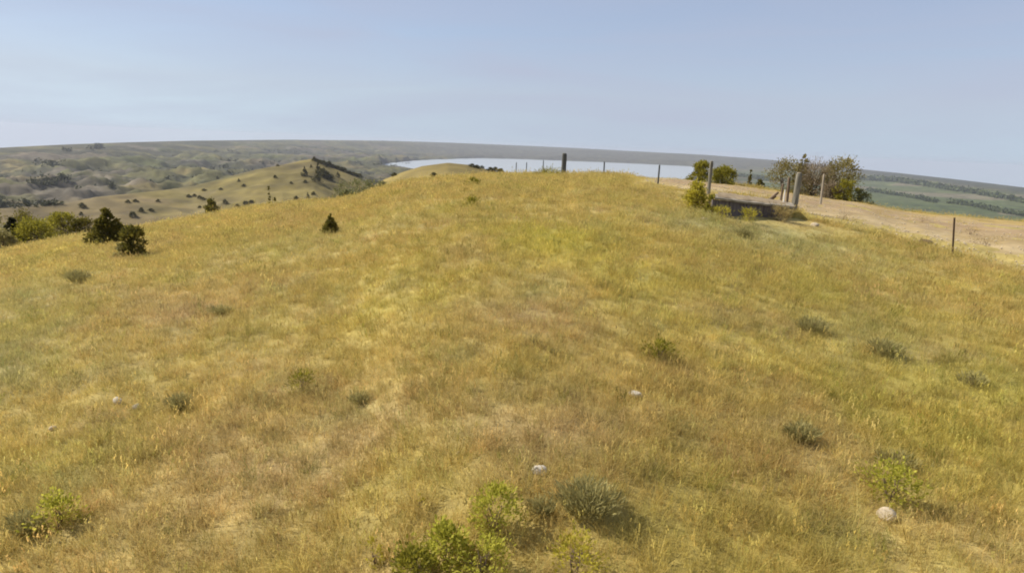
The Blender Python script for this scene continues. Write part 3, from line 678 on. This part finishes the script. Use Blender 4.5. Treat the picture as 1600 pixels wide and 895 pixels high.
px_plant('bush', 'little dark bush far behind the platform right of the thin juniper', 'bush', 1188, 300, 279, 13, 'mound', 'juniper', 46, r=75, clumps=30, per=30, leaf=.2, r0=.06, stems=2, parts=SP, base=.0)
G = 'brush and trees beyond the corner post'
px_plant('tree', 'wispy grey green tree behind the cluster of posts', 'tree', 1222, 310, 252, 44, 'round', 'olive', 47, r=48, group=G, clumps=70, per=34, leaf=.11, r0=.05, stems=2, base=.05, spread=.2)
px_plant('tree', 'tall tree with pointed yellow green top directly behind the corner post', 'tree', 1249, 310, 241, 40, 'cone', 'olive', 48, r=48, group=G, clumps=60, per=36, leaf=.11, r0=.06, base=.05, spread=.2)
px_plant('bush', 'bare brown brush behind the slim pale post', 'bush', 1268, 313, 257, 74, 'round', 'dry', 49, r=48, group=G, clumps=150, per=50, leaf=.16, lw=.14, r0=.03, stems=9, parts=SP, base=.0, nl=22, spread=.2)
px_plant('tree', 'bushy green tree at the right end of the brush', 'tree', 1306, 316, 250, 58, 'round', 'olive', 50, r=48, group=G, clumps=110, per=45, leaf=.12, r0=.06, stems=2, base=.0, spread=.17)
px_plant('bush', 'bright green bush low on the right side of the bushy tree', 'bush', 1318, 317, 284, 30, 'round', 'green', 51, r=46, group=G, clumps=50, per=40, leaf=.11, r0=.04, stems=3, parts=SP, base=.0)
px_plant('bush', 'faded brown twiggy bush left of the bushy tree foot', 'bush', 1296, 315, 288, 30, 'mound', 'dry', 53, r=46, group=G, clumps=50, per=40, leaf=.14, lw=.16, r0=.025, stems=7, parts=SP, base=.0, nl=14)
px_plant('bush', 'pale low green bush at the road edge right of the brush', 'bush', 1343, 319, 298, 30, 'mound', 'willow', 52, r=48, group=G, clumps=40, per=40, leaf=.10, r0=.03, stems=3, parts=SP, base=.0)

# ------------------------------------------------------------------ weeds and shrubs on the slope
def small(kind, label, px, by, ty, wp, mat, seed, shape='mound', leaf=.05, lw=.4, clumps=26, per=26, group=None, stems=4, spread=.16, r=None):
    if mat == 'sage': per = int(per * 1.1); shape = 'tuft'; leaf *= 1.15; lw = .11
    else: per = int(per * (.55 if leaf <= .036 else .8)); spread *= 1.45
    return px_plant(kind, label, 'shrub' if 'shrub' in kind or 'brush' in kind else 'plant', px, by, ty, wp, shape, mat, seed, r=r, clumps=clumps, per=per, leaf=leaf, lw=lw, r0=.004, stems=stems, parts=SP, base=.0, group=group, nl=5, spread=spread, bark='brown_wood')
small('shrub', 'bright green upright leafy shrub at the bottom centre', 772, 832, 762, 62, 'bright', 101, 'round', .03, .5, 60, 40)
G = 'green shrubs at the bottom centre'
small('shrub', 'low bright green shrub left below the upright leafy one', 698, 884, 824, 70, 'bright', 102, 'mound', .035, .55, 60, 40, G)
small('shrub', 'olive green shrub directly below the upright leafy one', 752, 900, 842, 80, 'bright', 103, 'mound', .03, .5, 46, 36, G)
small('shrub', 'dark green shrub cut by the bottom edge', 650, 915, 858, 70, 'green', 104, 'mound', .035, .5, 50, 40, G)
small('shrub', 'sparse yellow green shrub at the bottom edge right of the green clump', 895, 902, 838, 80, 'yellow', 105, 'mound', .03, .45, 40, 30, G)
small('shrub', 'thin yellow green sprig left of the bottom green clump', 588, 886, 846, 34, 'yellow', 106, 'fan', .03, .45, 18, 22, G)
small('weed', 'single yellow sprig above the bottom green clump', 657, 800, 776, 16, 'yellow', 107, 'fan', .025, .4, 10, 14)
small('sagebrush', 'broad grey green sagebrush right of the bottom white stone', 915, 800, 738, 112, 'sage', 108, 'mound', .055, .18, 70, 36)
small('sagebrush', 'pale grey sprig left of the broad sagebrush', 845, 806, 770, 42, 'sage', 109, 'fan', .05, .18, 24, 24)
small('shrub', 'green leafy shrub behind the round pinkish stone', 1388, 786, 722, 62, 'bright', 110, 'round', .035, .5, 46, 34)
small('sagebrush', 'pale silvery sage behind the leafy shrub near the pinkish stone', 1400, 730, 698, 60, 'sage', 111, 'mound', .05, .18, 30, 24)
small('sagebrush', 'dark olive sagebrush in the right part of the slope above the leafy shrub', 1250, 690, 650, 54, 'sage', 112, 'mound', .05, .22, 40, 36)
small('sagebrush', 'grey sagebrush high on the right slope under the platform', 1268, 522, 482, 52, 'sage', 113, 'mound', .06, .2, 40, 30)
small('sagebrush', 'grey sagebrush right of and below the high right one', 1380, 558, 516, 56, 'sage', 114, 'mound', .06, .2, 40, 30)
small('sagebrush', 'faint grey sage on the yellow grass near the right edge', 1516, 604, 570, 46, 'sage', 115, 'mound', .05, .2, 26, 26)
small('sagebrush', 'blue grey sage beside the two white stones on the left', 280, 642, 604, 36, 'sage', 116, 'round', .05, .2, 34, 32)
small('sagebrush', 'small grey green tuft left of the slope middle', 562, 632, 606, 36, 'sage', 117, 'mound', .05, .2, 22, 24)
small('weed', 'olive weed patch left of the small grey green tuft', 474, 610, 584, 46, 'green', 118, 'mound', .05, .2, 22, 24)
small('shrub', 'green shrub near the lower left corner', 92, 826, 776, 60, 'bright', 119, 'mound', .035, .5, 44, 34)
small('sagebrush', 'grey green sage left of the corner green shrub', 42, 836, 786, 60, 'sage', 120, 'mound', .05, .22, 36, 28)
small('weed', 'dark olive weed with yellow grass in the slope centre', 1030, 562, 532, 46, 'green', 121, 'mound', .05, .3, 24, 24)
small('weed', 'tall thin dark weed in the slope centre', 834, 542, 508, 12, 'sage', 122, 'fan', .04, .3, 10, 14, None, 2)
small('weed', 'short dark weed right of the tall thin one', 866, 556, 542, 18, 'sage', 123, 'fan', .04, .3, 10, 14, None, 2)
small('shrub', 'low olive shrub on the left slope under the junipers', 122, 442, 416, 40, 'sage', 124, 'mound', .09, .3, 34, 30)
small('weed', 'olive weed patch on the left slope below the middle', 345, 492, 476, 42, 'sage', 125, 'mound', .07, .25, 20, 24)
small('weed', 'brownish weed clump high on the slope left of the crest post', 737, 324, 311, 24, 'green', 126, 'mound', .09, .25, 22, 24)
small('shrub', 'olive shrub on the crest left of the thick dark post', 858, 281, 267, 36, 'green', 127, 'mound', .10, .3, 36, 30, None, 4, .16, 34)
small('weed', 'small olive shrub on the brow left of the crest shrub', 738, 292, 281, 18, 'green', 128, 'mound', .10, .3, 20, 24)
small('sagebrush', 'dark grey sage in the grey patch under the platform', 1162, 372, 352, 28, 'sage', 129, 'mound', .07, .25, 30, 28)
small('weed', 'yellow grass clump hiding the right end of the platform', 1220, 346, 324, 34, 'straw_leaf', 130, 'fan', .12, .1, 40, 30)
small('weed', 'yellow green weed in front of the platform middle', 1170, 347, 328, 24, 'yellow', 131, 'fan', .09, .16, 26, 24)
small('weed', 'yellow green weed before the left platform boards', 1128, 342, 326, 22, 'yellow', 132, 'fan', .08, .16, 24, 24)
for k, (px, by, ty, wp, lab) in enumerate(((1318, 343, 334, 28, 'dark dry weed on the road behind the pale stone'), (1441, 348, 340, 22, 'dry weed on the outer road berm'), (1515, 368, 356, 26, 'brown dry weed on the berm right of the rusty post'), (1540, 383, 374, 40, 'flat dry weed on the road near the right edge'))):
    small('dry_weed', lab, px, by, ty, wp, 'dry_pale', 140 + k, 'mound', .05, .2, 16, 22, spread=.2)
# dark clod on the road
def stone(px, py, wpx, hpx, mat, label, seed, name='stone', cat='stone', deep=.8, group=None):
    p = pick(px, py); k = m_per_px(p); rg = np.random.default_rng(seed)
    import bmesh
    bm = bmesh.new(); bmesh.ops.create_icosphere(bm, subdivisions=3, radius=1)
    dirs = rg.normal(size=(9, 3)); dirs /= np.linalg.norm(dirs, axis=1, keepdims=True); cut = rg.uniform(.62, .92, 9)
    for v in bm.verts:
        c = np.array(v.co)
        for d_, q in zip(dirs, cut):
            e = c @ d_ - q
            if e > 0: c = c - d_ * e * .85
        v.co = c
    bm.transform(Matrix.Diagonal((wpx * k / 2, wpx * k / 2 * deep, hpx * k * .62, 1)))
    me = bpy.data.meshes.new(name); bm.to_mesh(me); bm.free()
    o = link(name, me, M[mat], None, p + Vector((0, 0, hpx * k * .26))); o.rotation_euler = (rg.uniform(-.15, .15), rg.uniform(-.15, .15), rg.uniform(-.5, .5))
    return tag(o, label, cat, group)
stone(184, 630, 15, 12, 'stone_white', 'left white stone of the pair on the left slope', 1)
stone(214, 639, 13, 10, 'stone_white', 'right white stone of the pair on the left slope', 2)
stone(843, 741, 27, 16, 'stone_white', 'flat white stone at the bottom centre left of the sagebrush', 3)
stone(992, 620, 24, 10, 'stone_white', 'white stone half sunk in grass right of the slope centre', 4)
stone(1384, 810, 30, 22, 'stone_pink', 'round pinkish stone in front of the leafy shrub', 5)
stone(1273, 353, 13, 6, 'stone_pink', 'pale stone at the grass edge by the road', 6)
stone(83, 672, 12, 8, 'stone_pink', 'small dull stone below the white pair on the left', 7)
stone(1100, 344, 14, 5, 'stone_pink', 'flat pale stone in the grey patch before the platform', 8)
stone(1447, 380, 20, 7, 'rust', 'dark flat clod lying on the dirt road', 9, 'clod', 'clod')
stone(716, 711, 9, 6, 'stone_pink', 'tiny pale stone in the grass above the green shrubs', 10)

V, F = [], []
rg = np.random.default_rng(77)
for k in range(1500):
    i = rg.integers(4, NS - 1); t_ = rg.random() ** 1.5; a_ = tha[i] + rg.normal() * .004; q_ = ra[i] + (rb[i] - ra[i]) * t_ * .8; h_ = rg.uniform(.012, .045)
    x_, y_ = q_ * math.sin(a_), q_ * math.cos(a_); z_ = float(surf(np.array([a_]), np.array([q_]))[0]) + .04; b_ = len(V)
    for dx_, dy_, dz_ in ((1, 0, 0), (0, 1, 0), (-1, 0, 0), (0, -1, 0), (0, 0, .7), (0, 0, -.7)): V.append((x_ + dx_ * h_ * rg.uniform(.7, 1.3), y_ + dy_ * h_ * rg.uniform(.7, 1.3), z_ + dz_ * h_))
    for p_, q2 in ((0, 1), (1, 2), (2, 3), (3, 0)): F += [(b_ + p_, b_ + q2, b_ + 4), (b_ + q2, b_ + p_, b_ + 5)]
tag(link('road_gravel', mesh_np('road_gravel', V, F), M['stone_pink']), kind='stuff')

# ------------------------------------------------------------------ grass: one mass of tufts over the hill
m, nt, b, o = new_mat('grass_blade')
a = N(nt, 'ShaderNodeAttribute', attribute_name='tint', attribute_type='INSTANCER'); g = N(nt, 'ShaderNodeNewGeometry')
c = mult(nt, a.outputs['Color'], ramp(nt, g.outputs['Random Per Island'], [(0, (.74, .74, .70)), (.5, (1, 1, 1)), (1, (1.28, 1.26, 1.25))]))
nt.links.new(c, b.inputs['Base Color']); b.inputs['Roughness'].default_value = .6
t = N(nt, 'ShaderNodeBsdfTranslucent'); nt.links.new(c, t.inputs[0]); x_ = N(nt, 'ShaderNodeMixShader'); x_.inputs[0].default_value = .5
nt.links.new(b.outputs[0], x_.inputs[1]); nt.links.new(t.outputs[0], x_.inputs[2]); nt.links.new(x_.outputs[0], o.inputs[0]); M['grass'] = m
tufts = bpy.data.collections.new('tuft_kinds')
def tuft(name, n, h, spread, width, lean, seed, seedhead=0):
    rg = np.random.default_rng(seed); V, F = [], []; bse = 0
    for k in range(n):
        a0 = rg.random() * 6.283; r0 = spread * math.sqrt(rg.random()); bx, by = r0 * math.cos(a0), r0 * math.sin(a0)
        da = a0 + rg.normal() * .8; ln = lean * abs(rg.normal()) + .05; hh = h * rg.uniform(.5, 1.15); wd = width * rg.uniform(.6, 1.2); fa = rg.random() * 6.283
        ux, uy = math.cos(fa) * wd / 2, math.sin(fa) * wd / 2
        for s_, ww in ((0, 1), (.4, .85), (.75, .55), (1, .1)):
            cx, cy, cz = bx + math.cos(da) * ln * hh * s_ ** 1.7, by + math.sin(da) * ln * hh * s_ ** 1.7, hh * (s_ - .22 * ln * s_ ** 2) - .015
            V += [(cx - ux * ww, cy - uy * ww, cz), (cx + ux * ww, cy + uy * ww, cz)]
        for q in range(3): F.append((bse + 2 * q, bse + 2 * q + 1, bse + 2 * q + 3, bse + 2 * q + 2))
        bse += 8
        if k < seedhead:
            for q in range(5):
                e = rg.normal(size=3) * .006; cz2 = cz - q * .012
                V += [(cx + e[0], cy + e[1], cz2), (cx + e[0] + .006, cy + e[1] + .003, cz2 + .012), (cx + e[0], cy + e[1], cz2 + .026), (cx + e[0] - .006, cy + e[1] - .003, cz2 + .012)]
                F.append((bse, bse + 1, bse + 2, bse + 3)); bse += 4
    ob = bpy.data.objects.new(name, mesh_np(name, V, F)); ob.data.materials.append(M['grass']); tufts.objects.link(ob)
tuft('tuft_a', 34, .17, .10, .0042, .75, 1)
tuft('tuft_b', 40, .10, .13, .005, 1.1, 2)
tuft('tuft_c', 26, .23, .08, .0038, .55, 3, 5)
tuft('tuft_d', 30, .14, .12, .006, .9, 4)
tuft('tuft_e', 7, .36, .05, .0032, .45, 5, 6)
tuft('tuft_f', 64, .25, .075, .0042, .95, 6, 8)
def scatter(r0, r1, dens):
    n = int(.5 * (r1 ** 2 - r0 ** 2) * math.radians(100) * dens)
    r = np.sqrt(R_.uniform(r0 ** 2, r1 ** 2, n)); th = R_.uniform(-math.radians(50), math.radians(50), n)
    return th, r
parts_ = [scatter(3.4, 9, 150), scatter(9, 16, 95), scatter(16, 28, 55), scatter(28, 47, 34), scatter(47, 75, 9)]
th = np.concatenate([q[0] for q in parts_]); r = np.concatenate([q[1] for q in parts_])
x, y = r * np.sin(th), r * np.cos(th)
keep = ~(on_road(x, y) & (R_.random(len(x)) > .05))
# keep the platform's own footprint clear
dx, dy = x - pa.x, y - pa.y; u_ = dx * math.cos(ang) + dy * math.sin(ang); v_ = -dx * math.sin(ang) + dy * math.cos(ang)
keep &= ~((u_ > -.05) & (u_ < LEN + .05) & (v_ > -.75) & (v_ < 1.2))
x, y, r, th = x[keep], y[keep], r[keep], th[keep]
z = ground(x, y)
tc_ = tint(x, y) * R_.uniform(.82, 1.2, (len(x), 1)) * (1 + R_.normal(size=(len(x), 3)) * .04)
flk = (R_.random(len(x)) < .035 + .05 * (fbm(x, y, 3., 2, .5, 95.) > .25))
tc_[flk] = tc_[flk] * np.array([.55, .62, .46])
dens_n = fbm(x, y, 1.6, 3, .5, 90.)
sc = R_.uniform(.7, 1.2, len(x)) * (1 + .12 * np.clip(dens_n, -.8, .8)) * (1 + .012 * np.clip(r - 10, 0, 60))
worn = (th > az(985)) & (th < az(1130)) & (r > np.interp(th, tha, ra) - 5.0); sc = np.where(worn, sc * .55, sc)
rd = on_road(x, y); sc = np.where(rd, sc * .5, sc) * .9
sc = np.where((u_[keep] > .3) & (u_[keep] < LEN + .3) & (v_[keep] > -2.6) & (v_[keep] < 0), sc * .3, sc)
rows = R_.random(len(x)); kind = np.select([rows < .32, rows < .60, rows < .74, rows < .92, rows < .955], [0, 1, 2, 3, 5], 4)
tc_[kind == 5] *= R_.uniform(.8, 1.25, (int((kind == 5).sum()), 1)); tc_[kind == 4] *= 1.2
gm = bpy.data.meshes.new('grass'); gm.vertices.add(len(x)); gm.vertices.foreach_set('co', np.stack([x, y, z], 1).astype(np.float32).ravel())
def attr(nm, ty, arr, key='value'):
    q = gm.attributes.new(nm, ty, 'POINT'); q.data.foreach_set(key, np.ascontiguousarray(arr).ravel())
attr('tint', 'FLOAT_COLOR', np.concatenate([tc_, np.ones((len(x), 1))], 1).astype(np.float32), 'color')
attr('size', 'FLOAT_VECTOR', np.stack([sc * (1 + .02 * np.clip(r - 12, 0, 60)), sc * (1 + .02 * np.clip(r - 12, 0, 60)), sc], 1).astype(np.float32), 'vector')
# stems lean a little with the wind, to the right
attr('turn', 'FLOAT_VECTOR', np.stack([R_.normal(size=len(x)) * .10, .10 + R_.normal(size=len(x)) * .10, R_.uniform(0, 6.283, len(x))], 1).astype(np.float32), 'vector')
attr('kind_index', 'INT', kind.astype(np.int32))
gm.update()
grass = link('grass', gm, M['grass']); tag(grass, 'dry straw coloured grass covering the whole hill', 'grass', kind='stuff')
ng = bpy.data.node_groups.new('grass_tufts', 'GeometryNodeTree')
ng.interface.new_socket('Geometry', in_out='INPUT', socket_type='NodeSocketGeometry'); ng.interface.new_socket('Geometry', in_out='OUTPUT', socket_type='NodeSocketGeometry')
gi = N(ng, 'NodeGroupInput'); go = N(ng, 'NodeGroupOutput'); ip = N(ng, 'GeometryNodeInstanceOnPoints'); ci = N(ng, 'GeometryNodeCollectionInfo'); ci.inputs['Collection'].default_value = tufts
ci.inputs['Separate Children'].default_value = True; ci.inputs['Reset Children'].default_value = True
m2p = N(ng, 'GeometryNodeMeshToPoints')
def na(nm, ty):
    q = N(ng, 'GeometryNodeInputNamedAttribute', data_type=ty); q.inputs[0].default_value = nm; return q.outputs['Attribute']
e2r = N(ng, 'FunctionNodeEulerToRotation')
ng.links.new(gi.outputs[0], m2p.inputs['Mesh']); ng.links.new(m2p.outputs[0], ip.inputs['Points']); ng.links.new(ci.outputs[0], ip.inputs['Instance'])
ip.inputs['Pick Instance'].default_value = True
ng.links.new(na('kind_index', 'INT'), ip.inputs['Instance Index']); ng.links.new(na('size', 'FLOAT_VECTOR'), ip.inputs['Scale'])
ng.links.new(na('turn', 'FLOAT_VECTOR'), e2r.inputs[0]); ng.links.new(e2r.outputs[0], ip.inputs['Rotation'])
ng.links.new(ip.outputs[0], go.inputs[0])
md = grass.modifiers.new('tufts', 'NODES'); md.node_group = ng

# ------------------------------------------------------------------ haze
hz = bpy.data.materials.new('haze_air'); hz.use_nodes = True; nt = hz.node_tree; nt.nodes.clear()
o = N(nt, 'ShaderNodeOutputMaterial'); pv = N(nt, 'ShaderNodeVolumePrincipled'); nt.links.new(pv.outputs[0], o.inputs['Volume'])
pv.inputs['Color'].default_value = (.74, .78, .87, 1); pv.inputs['Density'].default_value = 0.75e-4; pv.inputs['Anisotropy'].default_value = .1
zlow = -760.0
tag(link('haze', MB().box(-11000, 11000, -11000, 11000, zlow, 30).mesh('haze'), hz), kind='stuff')
